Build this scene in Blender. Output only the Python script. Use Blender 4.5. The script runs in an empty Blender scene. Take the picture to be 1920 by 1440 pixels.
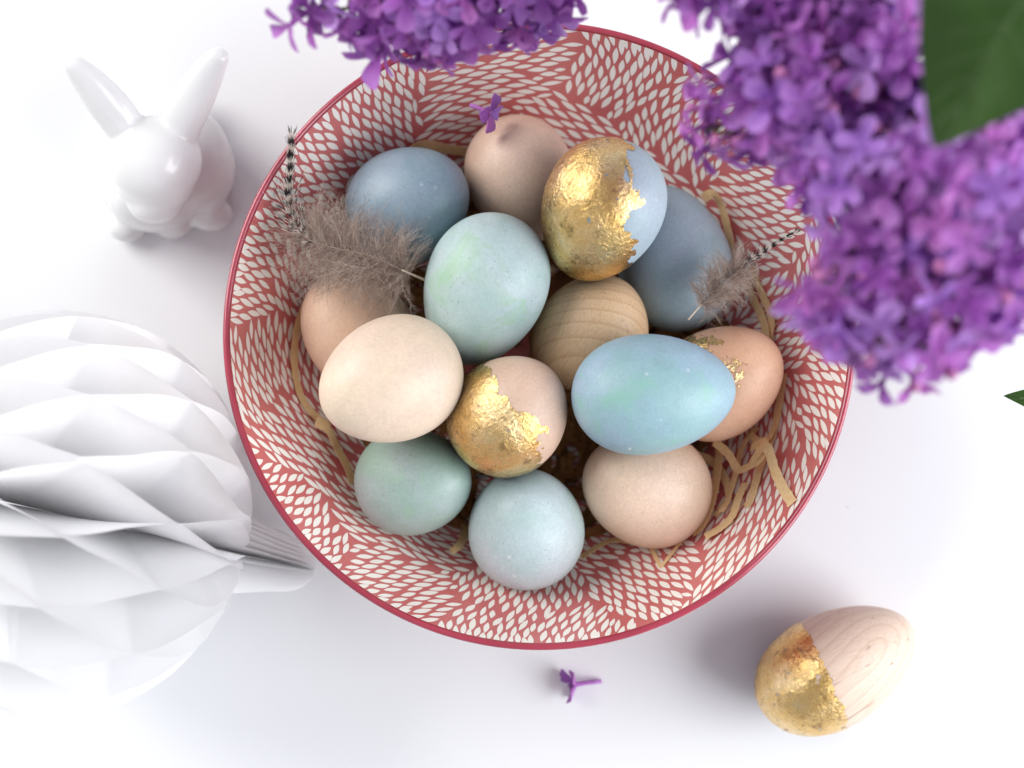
import bpy, bmesh, math, random
from mathutils import Vector, Matrix, noise, Quaternion
import numpy as np

R = math.radians
S = 0.01                      # every length below is written in centimetres
sc = bpy.context.scene
col = sc.collection
rnd = random.Random(7)

# ------------------------------------------------------------------ camera
LENS, SENSOR = 50.0, 36.0
H, TILT = 58.0, R(5.0)
FPX = 1920 * LENS / SENSOR
FW = Vector((0, math.sin(TILT), -math.cos(TILT)))
UP = Vector((0, math.cos(TILT), math.sin(TILT)))
CAM = Vector((-0.953, -6.256, H))
cd = bpy.data.cameras.new('camera')
cam = bpy.data.objects.new('camera', cd)
col.objects.link(cam)
cam.location = CAM * S
cam.rotation_euler = (TILT, 0, 0)
cd.lens, cd.sensor_width = LENS, SENSOR
cd.clip_start, cd.clip_end = 0.01, 20.0
cd.dof.use_dof = True
cd.dof.focus_distance = 0.505
cd.dof.aperture_fstop = 5.6
sc.camera = cam

# ------------------------------------------------------------------ light
world = bpy.data.worlds.new('World')
sc.world = world
world.use_nodes = True
bg = world.node_tree.nodes['Background']
bg.inputs[0].default_value = (0.92, 0.925, 1.0, 1)
bg.inputs[1].default_value = 0.38


def area(name, loc, target, sx, sy, watts, color):
    d = bpy.data.lights.new(name, 'AREA')
    d.shape, d.size, d.size_y, d.energy, d.color = 'RECTANGLE', sx * S, sy * S, watts, color
    o = bpy.data.objects.new(name, d)
    col.objects.link(o)
    o.location = Vector(loc) * S
    o.rotation_euler = (Vector(target) - Vector(loc)).to_track_quat('-Z', 'Y').to_euler()
    return o


area('window_light_west', (-140, 84, 104), (-4, 0, 3), 130, 140, 31.0, (1.0, 0.985, 0.95))
area('window_light_east', (130, -44, 74), (8, -6, 0), 120, 140, 28.0, (0.96, 0.975, 1.0))
sc.view_settings.view_transform = 'Standard'
sc.view_settings.look = 'None'
sc.view_settings.exposure = 0.3
sc.view_settings.gamma = 1.0
sc.cycles.max_bounces = 10
sc.cycles.diffuse_bounces = 8
sc.cycles.transmission_bounces = 8
sc.cycles.caustics_reflective = False
sc.cycles.caustics_refractive = False
sc.cycles.use_denoising = True


# ------------------------------------------------------------------ helpers
def at(px, py, z):
    """world point (cm) at height z seen at a pixel of the 1920 x 1440 photograph"""
    d = FW + Vector((1, 0, 0)) * ((px - 960) / FPX) - UP * ((py - 720) / FPX)
    return CAM + d * ((z - CAM.z) / d.z)


def lin(r, g, b, k=1.0):
    def f(c):
        c /= 255
        return (c / 12.92 if c <= .04045 else ((c + .055) / 1.055) ** 2.4) * k
    return (f(r), f(g), f(b), 1)


def obj(name, verts, faces, mat, parent=None, smooth=True, loc=None, rot=None):
    me = bpy.data.meshes.new(name)
    me.from_pydata([(v[0] * S, v[1] * S, v[2] * S) for v in verts], [], faces)
    if smooth:
        me.polygons.foreach_set('use_smooth', [True] * len(me.polygons))
    me.update()
    if mat:
        me.materials.append(mat)
    o = bpy.data.objects.new(name, me)
    col.objects.link(o)
    if parent:
        o.parent = parent
    if loc is not None:
        o.location = Vector(loc) * S
    if rot is not None:
        o.rotation_mode = 'QUATERNION'
        o.rotation_quaternion = rot
    return o


def thing(name, label, cat, loc=(0, 0, 0), rot=None, group=None):
    o = bpy.data.objects.new(name, None)
    o.empty_display_size = 0.01
    col.objects.link(o)
    o.location = Vector(loc) * S
    if rot is not None:
        o.rotation_mode = 'QUATERNION'
        o.rotation_quaternion = rot
    tag(o, label, cat, group)
    return o


def tag(o, label=None, cat=None, group=None, kind=None):
    if label: o['label'] = label
    if cat: o['category'] = cat
    if group: o['group'] = group
    if kind: o['kind'] = kind
    return o


def tube(path, radii, n=8, caps=True):
    path = [Vector(p) for p in path]
    V, Fc = [], []
    ref = Vector((0.31, 0.17, 0.93))
    for i, p in enumerate(path):
        t = (path[min(i + 1, len(path) - 1)] - path[max(i - 1, 0)]).normalized()
        a = t.cross(ref)
        if a.length < 1e-4: a = t.cross(Vector((1, 0, 0)))
        a.normalize(); b = t.cross(a)
        r = radii[i] if hasattr(radii, '__len__') else radii
        for k in range(n):
            w = 2 * math.pi * k / n
            V.append(p + (a * math.cos(w) + b * math.sin(w)) * r)
    for i in range(len(path) - 1):
        for k in range(n):
            k2 = (k + 1) % n
            Fc.append((i * n + k, i * n + k2, (i + 1) * n + k2, (i + 1) * n + k))
    if caps:
        Fc.append(tuple(range(n - 1, -1, -1)))
        m = (len(path) - 1) * n
        Fc.append(tuple(m + k for k in range(n)))
    return V, Fc


def spline(P, n):
    """Catmull-Rom through the points of P"""
    P = [Vector(p) for p in P]
    Q = [P[0] * 2 - P[1]] + P + [P[-1] * 2 - P[-2]]
    out = []
    m = len(P) - 1
    for k in range(n + 1):
        u = k / n * m
        i = min(int(u), m - 1); t = u - i
        a, b, c, d = Q[i], Q[i + 1], Q[i + 2], Q[i + 3]
        out.append(0.5 * ((2 * b) + (c - a) * t + (2 * a - 5 * b + 4 * c - d) * t * t + (3 * b - a - 3 * c + d) * t ** 3))
    return out


class MB:
    """collects shapes that end up as one mesh"""
    def __init__(self): self.V, self.F = [], []

    def add(self, V, F):
        b = len(self.V)
        self.V += list(V); self.F += [tuple(i + b for i in f) for f in F]

    def build(self, name, mat, parent=None, **k): return obj(name, self.V, self.F, mat, parent, **k)


# ------------------------------------------------------------------ material helpers
class NT:
    def __init__(self, name):
        self.m = bpy.data.materials.new(name)
        self.m.use_nodes = True
        self.t = self.m.node_tree
        self.bsdf = self.t.nodes['Principled BSDF']
        self.out = self.t.nodes['Material Output']

    def n(self, kind, **kw):
        nd = self.t.nodes.new(kind)
        for k, v in kw.items():
            if k.startswith('i_'):
                key = k[2:]
                key = int(key) if key.isdigit() else key.replace('_', ' ')
                nd.inputs[key].default_value = v
            else:
                setattr(nd, k, v)
        return nd

    def l(self, a, b): self.t.links.new(a, b)

    def set(self, **kw):
        for k, v in kw.items():
            self.bsdf.inputs[k.replace('_', ' ')].default_value = v
        return self

    def coord(self, scale=1.0, offset=(0, 0, 0), rot=(0, 0, 0), kind='Object'):
        c = self.n('ShaderNodeTexCoord')
        m = self.n('ShaderNodeMapping')
        m.inputs['Scale'].default_value = (scale,) * 3 if not hasattr(scale, '__len__') else scale
        m.inputs['Location'].default_value = offset
        m.inputs['Rotation'].default_value = rot
        self.l(c.outputs[kind], m.inputs[0])
        return m.outputs[0]

    def noise(self, vec, scale, detail=3, rough=.55, dist=0):
        nd = self.n('ShaderNodeTexNoise', i_Scale=scale, i_Detail=detail, i_Roughness=rough, i_Distortion=dist)
        self.l(vec, nd.inputs['Vector'])
        return nd.outputs['Fac']

    def ramp(self, fac, stops, interp='LINEAR'):
        r = self.n('ShaderNodeValToRGB')
        cr = r.color_ramp
        cr.interpolation = interp
        while len(cr.elements) < len(stops): cr.elements.new(.5)
        for e, (p, c) in zip(cr.elements, stops):
            e.position = p
            e.color = c if hasattr(c, '__len__') else (c, c, c, 1)
        self.l(fac, r.inputs[0])
        return r.outputs[0]

    def mix(self, fac, a, b, mode='MIX'):
        m = self.n('ShaderNodeMix', data_type='RGBA', blend_type=mode)
        for inp, v in ((m.inputs[0], fac), (m.inputs[6], a), (m.inputs[7], b)):
            if hasattr(v, 'links') or hasattr(v, 'is_linked'): self.l(v, inp)
            else: inp.default_value = v
        return m.outputs[2]

    def math(self, op, a, b=0.0, c=0.0):
        m = self.n('ShaderNodeMath', operation=op)
        for inp, v in zip(m.inputs, (a, b, c)):
            if hasattr(v, 'is_linked'): self.l(v, inp)
            else: inp.default_value = v
        return m.outputs[0]

    def bump(self, h, strength, dist):
        b = self.n('ShaderNodeBump', i_Strength=strength, i_Distance=dist)
        self.l(h, b.inputs['Height'])
        return b.outputs[0]


def mat_table():
    t = NT('white_table').set(Roughness=.55)
    v = t.coord(1.0)
    c = t.ramp(t.noise(v, 9, 4), [(.3, (.845, .855, .875, 1)), (.7, (.852, .862, .88, 1))])
    vo = t.n('ShaderNodeTexVoronoi', i_Scale=34.0)
    t.l(v, vo.inputs['Vector'])
    dust = t.math('MULTIPLY', t.ramp(vo.outputs['Distance'], [(.012, 1.0), (.022, 0.0)]), t.ramp(t.noise(v, 21, 2), [(.5, 0.0), (.6, .4)]))
    c = t.mix(dust, c, (.35, .33, .32, 1))
    t.l(c, t.bsdf.inputs['Base Color'])
    t.bsdf.inputs['Specular IOR Level'].default_value = .3
    t.l(t.bump(t.noise(v, 900, 2), .05, .0005), t.bsdf.inputs['Normal'])
    return t.m


def mat_glaze(name, a, b, rough=.12):
    t = NT(name).set(Roughness=rough)
    v = t.coord(1.0)
    c = t.ramp(t.noise(v, 45, 4, .6), [(.3, a), (.7, b)])
    t.l(c, t.bsdf.inputs['Base Color'])
    t.l(t.bump(t.noise(v, 60, 2), .04, .002), t.bsdf.inputs['Normal'])
    t.bsdf.inputs['Coat Weight'].default_value = .3
    t.bsdf.inputs['Coat Roughness'].default_value = .06
    return t.m


def mat_egg(name, cols, seed, specks=.5, spot=None, pale=.35, grain=.5):
    """dyed or bare shell: soft patches of colour, pores, dark specks and a few pale scuffs"""
    t = NT(name).set(Roughness=.42)
    o = (seed * 1.37, seed * 2.11, seed * .73)
    v = t.coord(1.0, o)
    n1 = t.noise(v, 34, 3, .5, .6)
    c = t.ramp(n1, [(.33 + .34 * i / max(1, len(cols) - 1), k) for i, k in enumerate(cols)])
    # fine mottling of the shell
    n2 = t.noise(v, 900, 3, .6)
    f = t.ramp(n2, [(.3, .86), (.7, 1.1)])
    c = t.mix(grain, c, t.mix(1.0, c, f, 'MULTIPLY'))
    n4 = t.noise(v, 150, 4, .65, .4)
    c = t.mix(1.0, c, t.ramp(n4, [(.3, .94), (.5, 1.0), (.72, 1.05)]), 'MULTIPLY')
    vd = t.n('ShaderNodeTexVoronoi', i_Scale=820.0)
    t.l(v, vd.inputs['Vector'])
    dots = t.math('MULTIPLY', t.ramp(vd.outputs['Distance'], [(.18, 1.0), (.42, 0.0)]), t.ramp(n1, [(.42, 0.0), (.6, .28)]))
    c = t.mix(dots, c, t.mix(1.0, c, (1.3, 1.3, 1.28, 1), 'MULTIPLY'))
    if spot:
        n3 = t.noise(t.coord(1.0, (o[1], o[2], o[0])), 46, 3, .6, 1.0)
        c = t.mix(t.ramp(n3, [(.56, 0.0), (.70, .75)]), c, spot)
    # dark specks
    vo = t.n('ShaderNodeTexVoronoi', i_Scale=560.0)
    t.l(v, vo.inputs['Vector'])
    gate = t.ramp(t.noise(v, 130, 2), [(.46, 0.0), (.60, 1.0)])
    sp = t.math('MULTIPLY', t.ramp(vo.outputs['Distance'], [(.07, 1.0), (.17, 0.0)]), gate)
    c = t.mix(t.math('MULTIPLY', sp, specks), c, (.05, .04, .035, 1))
    # pale scuffs
    vo2 = t.n('ShaderNodeTexVoronoi', i_Scale=170.0)
    t.l(t.coord((1, .6, 1.2), o), vo2.inputs['Vector'])
    g2 = t.ramp(t.noise(v, 70, 2), [(.55, 0.0), (.66, 1.0)])
    s2 = t.math('MULTIPLY', t.ramp(vo2.outputs['Distance'], [(.08, 1.0), (.17, 0.0)]), g2)
    c = t.mix(t.math('MULTIPLY', s2, pale), c, (.8, .84, .84, 1))
    t.l(c, t.bsdf.inputs['Base Color'])
    h = t.math('ADD', t.math('MULTIPLY', n2, .6), t.noise(v, 2600, 2))
    t.l(t.bump(h, .16, .0006), t.bsdf.inputs['Normal'])
    t.l(t.ramp(t.noise(v, 60, 2), [(.3, .36), (.7, .52)]), t.bsdf.inputs['Roughness'])
    return t.m


def mat_wood(name, light, dark, centre, rot, pitch, flecks=.5):
    """growth rings about a tilted pith, short dark medullary flecks along the grain"""
    t = NT(name).set(Roughness=.5)
    v = t.coord(1.0, (0, 0, 0), rot)
    sep = t.n('ShaderNodeSeparateXYZ')
    t.l(v, sep.inputs[0])
    wob = t.noise(v, 30, 2)
    dx = t.math('ADD', t.math('SUBTRACT', sep.outputs[0], centre[0] * S), t.math('MULTIPLY', wob, .003))
    dy = t.math('SUBTRACT', sep.outputs[1], centre[1] * S)
    d = t.math('SQRT', t.math('ADD', t.math('MULTIPLY', dx, dx), t.math('MULTIPLY', dy, dy)))
    ph = t.math('FRACT', t.math('DIVIDE', d, pitch * S))
    ring = t.ramp(ph, [(0, 0.0), (.7, .22), (.9, .9), (.95, 1.0), (1.0, 0.05)])
    c = t.mix(t.math('MULTIPLY', ring, .42), light, dark)
    fib = t.noise(t.coord((1, 1, .07), (0, 0, 0), rot), 1500, 3, .7)
    c = t.mix(t.ramp(fib, [(.45, 0.0), (.75, .55)]), c, dark)
    vo = t.noise(t.coord((1, 1, .05), (3, 1, 2), rot), 520, 2, .5)
    g = t.ramp(vo, [(.66, 0.0), (.72, 1.0)])
    c = t.mix(t.math('MULTIPLY', g, flecks), c, lin(120, 78, 50))
    t.l(c, t.bsdf.inputs['Base Color'])
    t.l(t.bump(fib, .2, .0005), t.bsdf.inputs['Normal'])
    return t.m


def mat_gold():
    t = NT('gold_leaf').set(Metallic=1.0)
    v = t.coord(1.0)
    n = t.noise(v, 800, 6, .7, .8)
    big = t.noise(v, 60, 3, .6, .5)
    c = t.ramp(big, [(.3, (.80, .50, .17, 1)), (.48, (.90, .61, .25, 1)), (.72, (.98, .75, .43, 1))])
    c = t.mix(t.ramp(t.noise(v, 130, 6, .75), [(.54, 0.0), (.68, .8)]), c, (.26, .16, .06, 1))
    t.l(c, t.bsdf.inputs['Base Color'])
    t.l(t.ramp(n, [(.3, .17), (.7, .38)]), t.bsdf.inputs['Roughness'])
    vo = t.n('ShaderNodeTexVoronoi', i_Scale=260.0, feature='DISTANCE_TO_EDGE')
    t.l(t.coord((1, 1.6, .8), (.1, .2, .3)), vo.inputs['Vector'])
    h = t.math('ADD', t.math('MULTIPLY', n, 1.0), t.math('MULTIPLY', t.ramp(vo.outputs[0], [(0, 1.0), (.15, 0.0)]), .25))
    h = t.math('ADD', h, t.math('MULTIPLY', t.noise(v, 1400, 3), .35))
    t.l(t.bump(t.math('MULTIPLY', h, t.ramp(t.noise(v, 75, 3), [(.35, .35), (.65, 1.0)])), .5, .0009), t.bsdf.inputs['Normal'])
    return t.m


def mat_paper(name, base, dark, trans=.25):
    t = NT(name).set(Roughness=.8)
    v = t.coord(1.0)
    n = t.noise(v, 700, 4, .7)
    c = t.ramp(n, [(.3, dark), (.7, base)])
    t.l(c, t.bsdf.inputs['Base Color'])
    t.bsdf.inputs['Specular IOR Level'].default_value = .2
    t.l(t.bump(n, .12, .0004), t.bsdf.inputs['Normal'])
    tr = t.n('ShaderNodeBsdfTranslucent')
    t.l(c, tr.inputs[0])
    mx = t.n('ShaderNodeMixShader', i_0=trans)
    t.l(t.bsdf.outputs[0], mx.inputs[1]); t.l(tr.outputs[0], mx.inputs[2])
    t.l(mx.outputs[0], t.out.inputs[0])
    return t.m


def mat_petal(name, stops):
    t = NT(name).set(Roughness=.55)
    oi = t.n('ShaderNodeObjectInfo')
    c = t.ramp(oi.outputs['Random'], stops)
    v = t.coord(1.0)
    c = t.mix(t.ramp(t.noise(v, 260, 3), [(.35, 0.0), (.7, .55)]), c, t.mix(1.0, c, (.62, .5, .72, 1), 'MULTIPLY'))
    # paler towards the petal tips (distance from the throat)
    d = t.n('ShaderNodeVectorMath', operation='LENGTH')
    tc = t.n('ShaderNodeTexCoord')
    t.l(tc.outputs['Object'], d.inputs[0])
    c = t.mix(t.ramp(d.outputs['Value'], [(.0035, 0.0), (.0085, .30)]), c, (.70, .42, .84, 1))
    t.l(c, t.bsdf.inputs['Base Color'])
    t.bsdf.inputs['Sheen Weight'].default_value = .15
    tr = t.n('ShaderNodeBsdfTranslucent')
    t.l(c, tr.inputs[0])
    mx = t.n('ShaderNodeMixShader', i_0=.3)
    t.l(t.bsdf.outputs[0], mx.inputs[1]); t.l(tr.outputs[0], mx.inputs[2])
    t.l(mx.outputs[0], t.out.inputs[0])
    return t.m


def mat_leaf():
    t = NT('lilac_leaf').set(Roughness=.6)
    t.bsdf.inputs['Specular IOR Level'].default_value = .25
    v = t.coord(1.0)
    c = t.ramp(t.noise(v, 60, 4), [(.3, (.009, .024, .007, 1)), (.7, (.018, .046, .010, 1))])
    t.l(c, t.bsdf.inputs['Base Color'])
    tr = t.n('ShaderNodeBsdfTranslucent', i_0=(.12, .32, .02, 1))
    mx = t.n('ShaderNodeMixShader', i_0=.2)
    t.l(t.bsdf.outputs[0], mx.inputs[1]); t.l(tr.outputs[0], mx.inputs[2])
    t.l(mx.outputs[0], t.out.inputs[0])
    t.l(t.bump(t.noise(v, 300, 3), .3, .001), t.bsdf.inputs['Normal'])
    return t.m


def mat_attr(name, rough=.7, trans=.25):
    """colour carried along each strand of a feather"""
    t = NT(name).set(Roughness=rough)
    a = t.n('ShaderNodeVertexColor', layer_name='strand')
    t.l(a.outputs[0], t.bsdf.inputs['Base Color'])
    tr = t.n('ShaderNodeBsdfTranslucent')
    t.l(a.outputs[0], tr.inputs[0])
    mx = t.n('ShaderNodeMixShader', i_0=trans)
    t.l(t.bsdf.outputs[0], mx.inputs[1]); t.l(tr.outputs[0], mx.inputs[2])
    t.l(mx.outputs[0], t.out.inputs[0])
    return t.m


def mat_plain(name, a, b, scale=80, rough=.6, spec=.5):
    t = NT(name).set(Roughness=rough)
    c = t.ramp(t.noise(t.coord(1.0), scale, 4), [(.3, a), (.7, b)])
    t.l(c, t.bsdf.inputs['Base Color'])
    t.bsdf.inputs['Specular IOR Level'].default_value = spec
    return t.m


M = {
    'table': mat_table(),
    'red': mat_glaze('red_glaze', lin(194, 102, 102), lin(205, 118, 115)),
    'rim': mat_glaze('rim_glaze', lin(152, 50, 68), lin(170, 62, 80), .1),
    'outside': mat_glaze('maroon_glaze', lin(124, 44, 56), lin(138, 52, 64), .14),
    'cream': mat_glaze('cream_glaze', lin(238, 233, 224), lin(247, 243, 235)),
    'china': mat_glaze('white_china', (.79, .79, .79, 1), (.82, .82, .82, 1), .26),
    'gold': mat_gold(),
    'kraft': mat_paper('kraft_paper', lin(246, 220, 172), lin(232, 198, 144), .22),
    'shaded_kraft': mat_paper('shaded_kraft_paper', lin(150, 106, 62), lin(112, 76, 44), .1),  # kraft for the bed, colour darkened to paint in shade between the eggs
    'tissue': mat_paper('white_tissue', (.965, .965, .97, 1), (.945, .945, .95, 1), .7),
    'petal': mat_petal('lilac_petal', [(0, (.26, .05, .33, 1)), (.3, (.43, .11, .54, 1)), (.6, (.58, .17, .57, 1)), (.8, (.45, .20, .70, 1)), (1, (.70, .42, .80, 1))]),
    'bud': mat_plain('lilac_bud', (.40, .10, .30, 1), (.55, .22, .45, 1), 200),
    'stem': mat_plain('lilac_stem', (.06, .10, .03, 1), (.16, .13, .07, 1), 120),
    'leaf': mat_leaf(),
    'vein': mat_plain('leaf_vein', (.04, .09, .02, 1), (.06, .12, .03, 1), 120),
    'feather': mat_attr('feather_strands', .7, .4),
    'rachis': mat_plain('feather_rachis', lin(120, 102, 90), lin(150, 130, 114), 300, .6),
    'quill': mat_plain('feather_quill', lin(196, 180, 156), lin(226, 214, 194), 300, .45),
}

# ------------------------------------------------------------------ table
tb = obj('table_top', [(-90, -90, 0), (90, -90, 0), (90, 90, 0), (-90, 90, 0),
                       (-90, -90, -2.5), (90, -90, -2.5), (90, 90, -2.5), (-90, 90, -2.5)],
         [(0, 1, 2, 3), (7, 6, 5, 4), (0, 4, 5, 1), (1, 5, 6, 2), (2, 6, 7, 3), (3, 7, 4, 0)], M['table'], smooth=False)
tag(tb, 'smooth white table top under everything', kind='structure')

# ------------------------------------------------------------------ bowl
PROF = [(0, .8), (4.5, .85), (6.2, 1.3), (7.65, 2.2), (8.8, 3.35), (9.75, 4.8), (10.52, 6.2), (11.10, 7.36)]
_inner = spline([(r, 0, z) for r, z in PROF], 140)
_acc = [0.0]
for a_, b_ in zip(_inner, _inner[1:]): _acc.append(_acc[-1] + (b_ - a_).length)
ARC = _acc[-1]


def bowl_arc(s):
    """inner wall at arc length s from the middle: r, z, and the tangent (dr, dz)"""
    s = max(0.0, min(ARC, s))
    i = max(0, min(len(_acc) - 2, int(np.searchsorted(_acc, s)) - 1))
    t = (s - _acc[i]) / (_acc[i + 1] - _acc[i])
    p = _inner[i].lerp(_inner[i + 1], t)
    d = (_inner[i + 1] - _inner[i]).normalized()
    return p.x, p.z, d.x, d.z


_ri = [p.x for p in _inner]; _zi = [p.z for p in _inner]


def bowl_z(r): return float(np.interp(r, _ri, _zi))


def on_bowl(px, py, lift=.12):
    z = 5.0
    for _ in range(25):
        p = at(px, py, z)
        z = z * .4 + .6 * (bowl_z(math.hypot(p.x, p.y)) + lift)
    return at(px, py, z)


def lathe(prof, n, closed=False):
    V, Fc = [], []
    m = len(prof)
    for k in range(n):
        w = 2 * math.pi * k / n
        for r, z in prof: V.append((r * math.cos(w), r * math.sin(w), z))
    for k in range(n):
        k2 = (k + 1) % n
        for i in range(m - 1 + (1 if closed else 0)):
            j = (i + 1) % m
            Fc.append((k * m + i, k2 * m + i, k2 * m + j, k * m + j))
    return V, Fc


bowl = thing('bowl', 'round red ceramic bowl printed with cream leaf shapes, full of eggs', 'bowl', (.03, .12, 0))
inner = [(p.x, p.z) for p in _inner][1:]
outer = [(11.35, 7.30), (10.87, 6.1), (10.1, 4.65), (9.15, 3.15), (7.9, 1.95), (6.5, 1.02), (5.2, .55), (4.9, .42)]
V, Fc = lathe([(0.02, .8)] + inner, 288)
iw = obj('bowl_inside', V, Fc, M['red'], bowl)
V, Fc = lathe(outer, 192)
obj('bowl_outside', V, [f[::-1] for f in Fc], M['outside'], bowl)
rimc = [(r_ + .17, z_) for r_, z_ in ((10.93, 7.36), (10.945, 7.42), (10.98, 7.47), (11.04, 7.50), (11.12, 7.48), (11.17, 7.41), (11.18, 7.30), (11.12, 7.27), (10.98, 7.29))]
V, Fc = lathe(rimc, 288, True)
obj('rim', V, Fc, M['rim'], bowl)
V, Fc = lathe([(5.15, .60), (5.2, .3), (5.1, .02), (4.6, .0), (4.5, .3), (4.4, .5), (.02, .5)], 128)
obj('foot_ring', V, Fc, M['red'], bowl)

# the printed leaves: patches of staggered rows, each patch running its own way
cells = []
k = 0
while len(cells) < 54 and k < 6000:
    k += 1
    s = rnd.uniform(4.0, ARC - .2); th = rnd.uniform(0, 2 * math.pi)
    r, z, _, _ = bowl_arc(s)
    P = Vector((r * math.cos(th), r * math.sin(th), z))
    if all((P - c[0]).length > 3.1 for c in cells):
        cells.append((P, s, th, rnd.choice([0, 12, -14, 50, -50, 72, -70, 90, 28, -30]) + rnd.uniform(-8, 8), rnd.uniform(-.13, .13)))


def nearest_cell(P): return min(range(len(cells)), key=lambda i: (cells[i][0] - P).length_squared)


leaves = []      # position, s, theta, direction in (around, up the wall), length, width
grid = {}


def clear_of(P, d3, L, W, cell=None):
    """anisotropic test against the leaves already down"""
    key = tuple(int(math.floor(c / 1.0)) for c in P)
    for i in range(-1, 2):
        for j in range(-1, 2):
            for q in range(-1, 2):
                for (P2, d2, L2, W2, c2) in grid.get((key[0] + i, key[1] + j, key[2] + q), ()):
                    if cell is not None and cell == c2: continue
                    for s1 in (-.36, 0, .36):
                        A = P + d3 * (L * s1)
                        for s2 in (-.36, 0, .36):
                            B = P2 + d2 * (L2 * s2)
                            w = W * (.5 if s1 == 0 else .24) + W2 * (.5 if s2 == 0 else .24) + .06
                            if (A - B).length_squared < w * w: return False
    return True


def try_leaf(s, th, ang, L, W, cell=None):
    if not (3.2 < s < ARC - .02): return False
    r, z, dr, dz = bowl_arc(s)
    P = Vector((r * math.cos(th), r * math.sin(th), z))
    ta = Vector((-math.sin(th), math.cos(th), 0)); ts = Vector((dr * math.cos(th), dr * math.sin(th), dz))
    d3 = ta * math.cos(ang) + ts * math.sin(ang)
    if not clear_of(P, d3, L, W, cell): return False
    grid.setdefault(tuple(int(math.floor(c)) for c in P), []).append((P, d3, L, W, cell))
    leaves.append((s, th, ang, L, W))
    return True


for ci, (P0, s0, th0, a0, bend) in enumerate(cells):
    r0 = bowl_arc(s0)[0]
    ca, sa = math.cos(R(a0)), math.sin(R(a0))
    cand = []
    for row in range(-14, 15):
        for q in range(-6, 7):
            u = (q + (.5 if row % 2 else 0)) * .96; w = row * .246
            cand.append((u + rnd.uniform(-.05, .05), w + rnd.uniform(-.035, .035)))
    cand.sort(key=lambda c: c[0] ** 2 + c[1] ** 2)
    for u, w in cand:
        x = u * ca - (w + bend * u * u) * sa; y = u * sa + (w + bend * u * u) * ca
        s = s0 + y
        if not 3.2 < s < ARC + .3: continue
        r = bowl_arc(s)[0]
        th = th0 + x / (.5 * (r + r0))
        Pc = Vector((r * math.cos(th), r * math.sin(th), bowl_arc(s)[1]))
        if nearest_cell(Pc) != ci: continue
        try_leaf(min(s, ARC - .03), th, R(a0) + math.atan(2 * bend * u) + rnd.uniform(-.14, .14), rnd.uniform(.68, .90), rnd.uniform(.19, .24), ci)
for tries in range(36000):
    s = rnd.uniform(3.3, ARC - .05); th = rnd.uniform(0, 2 * math.pi)
    r, z, _, _ = bowl_arc(s)
    c = cells[nearest_cell(Vector((r * math.cos(th), r * math.sin(th), z)))]
    try_leaf(s, th, R(c[3]) + rnd.uniform(-.35, .35), rnd.uniform(.42, .78), rnd.uniform(.17, .23))
mb = MB()
for (s, th, ang, L, W) in leaves:
    rows = []
    asym = rnd.uniform(-.12, .12)
    nl = 13
    for i in range(nl):
        u = -1 + 2 * i / (nl - 1)
        wd = W * .5 * (max(0, 1 - abs(u) ** 1.9)) * (1 + asym * u)
        curve = .03 * asym * (1 - u * u)
        for e in (-1, 0, 1):
            x = u * L * .5; y = e * wd + curve
            du = x * math.cos(ang) - y * math.sin(ang); dv = x * math.sin(ang) + y * math.cos(ang)
            ss = min(s + dv, ARC - .01)
            r, z, dr, dz = bowl_arc(ss)
            tt = th + du / r
            nr, nz = -dz, dr
            o_ = .006
            rows.append(((r + nr * o_) * math.cos(tt), (r + nr * o_) * math.sin(tt), z + nz * o_))
    fs = []
    for i in range(nl - 1):
        for e in range(2):
            fs.append((i * 3 + e, i * 3 + e + 1, i * 3 + e + 4, i * 3 + e + 3))
    mb.add(rows, fs)
pat = mb.build('printed_leaf_pattern', M['cream'], bowl)
pat['kind'] = 'stuff'

# ------------------------------------------------------------------ eggs
KE = .13
_tt = np.linspace(-1, 1, 800)
NORM = float((np.sqrt(1 - _tt ** 2) * (1 - KE * _tt)).max())


def egg_surface(L, W, nt, npn):
    V, Fc = [(0, 0, -L / 2)], []
    for i in range(1, nt):
        t = -math.cos(math.pi * i / nt)
        r = W / 2 * math.sqrt(1 - t * t) * (1 - KE * t) / NORM
        for k in range(npn):
            a = 2 * math.pi * k / npn
            w_ = 1 + .012 * noise.noise(Vector((math.cos(a) * math.sqrt(1 - t * t), math.sin(a) * math.sqrt(1 - t * t), t)) * 1.1 + Vector((L * 7, W * 5, 0)))
            V.append((r * w_ * math.cos(a), r * w_ * math.sin(a), t * L / 2))
    V.append((0, 0, L / 2))
    for k in range(npn): Fc.append((0, 1 + (k + 1) % npn, 1 + k))
    for i in range(nt - 2):
        for k in range(npn):
            a = 1 + i * npn; b = a + npn
            Fc.append((a + k, a + (k + 1) % npn, b + (k + 1) % npn, b + k))
    e = 1 + (nt - 2) * npn
    for k in range(npn): Fc.append((e + k, e + (k + 1) % npn, len(V) - 1))
    return V, Fc


def frame_for(axis):
    return axis.to_track_quat('Z', 'Y')


def egg_pose(cx, cy, a, b, al, z, sg):
    c = at(cx, cy, z)
    px = FPX / (c - CAM).dot(FW)
    W, A = b / px, a / px
    L = min(W * 1.3, A * 1.05)
    if A > L * .99: L, el = A, 0.0
    else: el = math.acos(math.sqrt(max(0, (A * A - W * W) / (L * L - W * W)))) * sg
    al = R(al)
    return c, Vector((math.cos(al) * math.cos(el), math.sin(al) * math.cos(el), math.sin(el))), L, W


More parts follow.
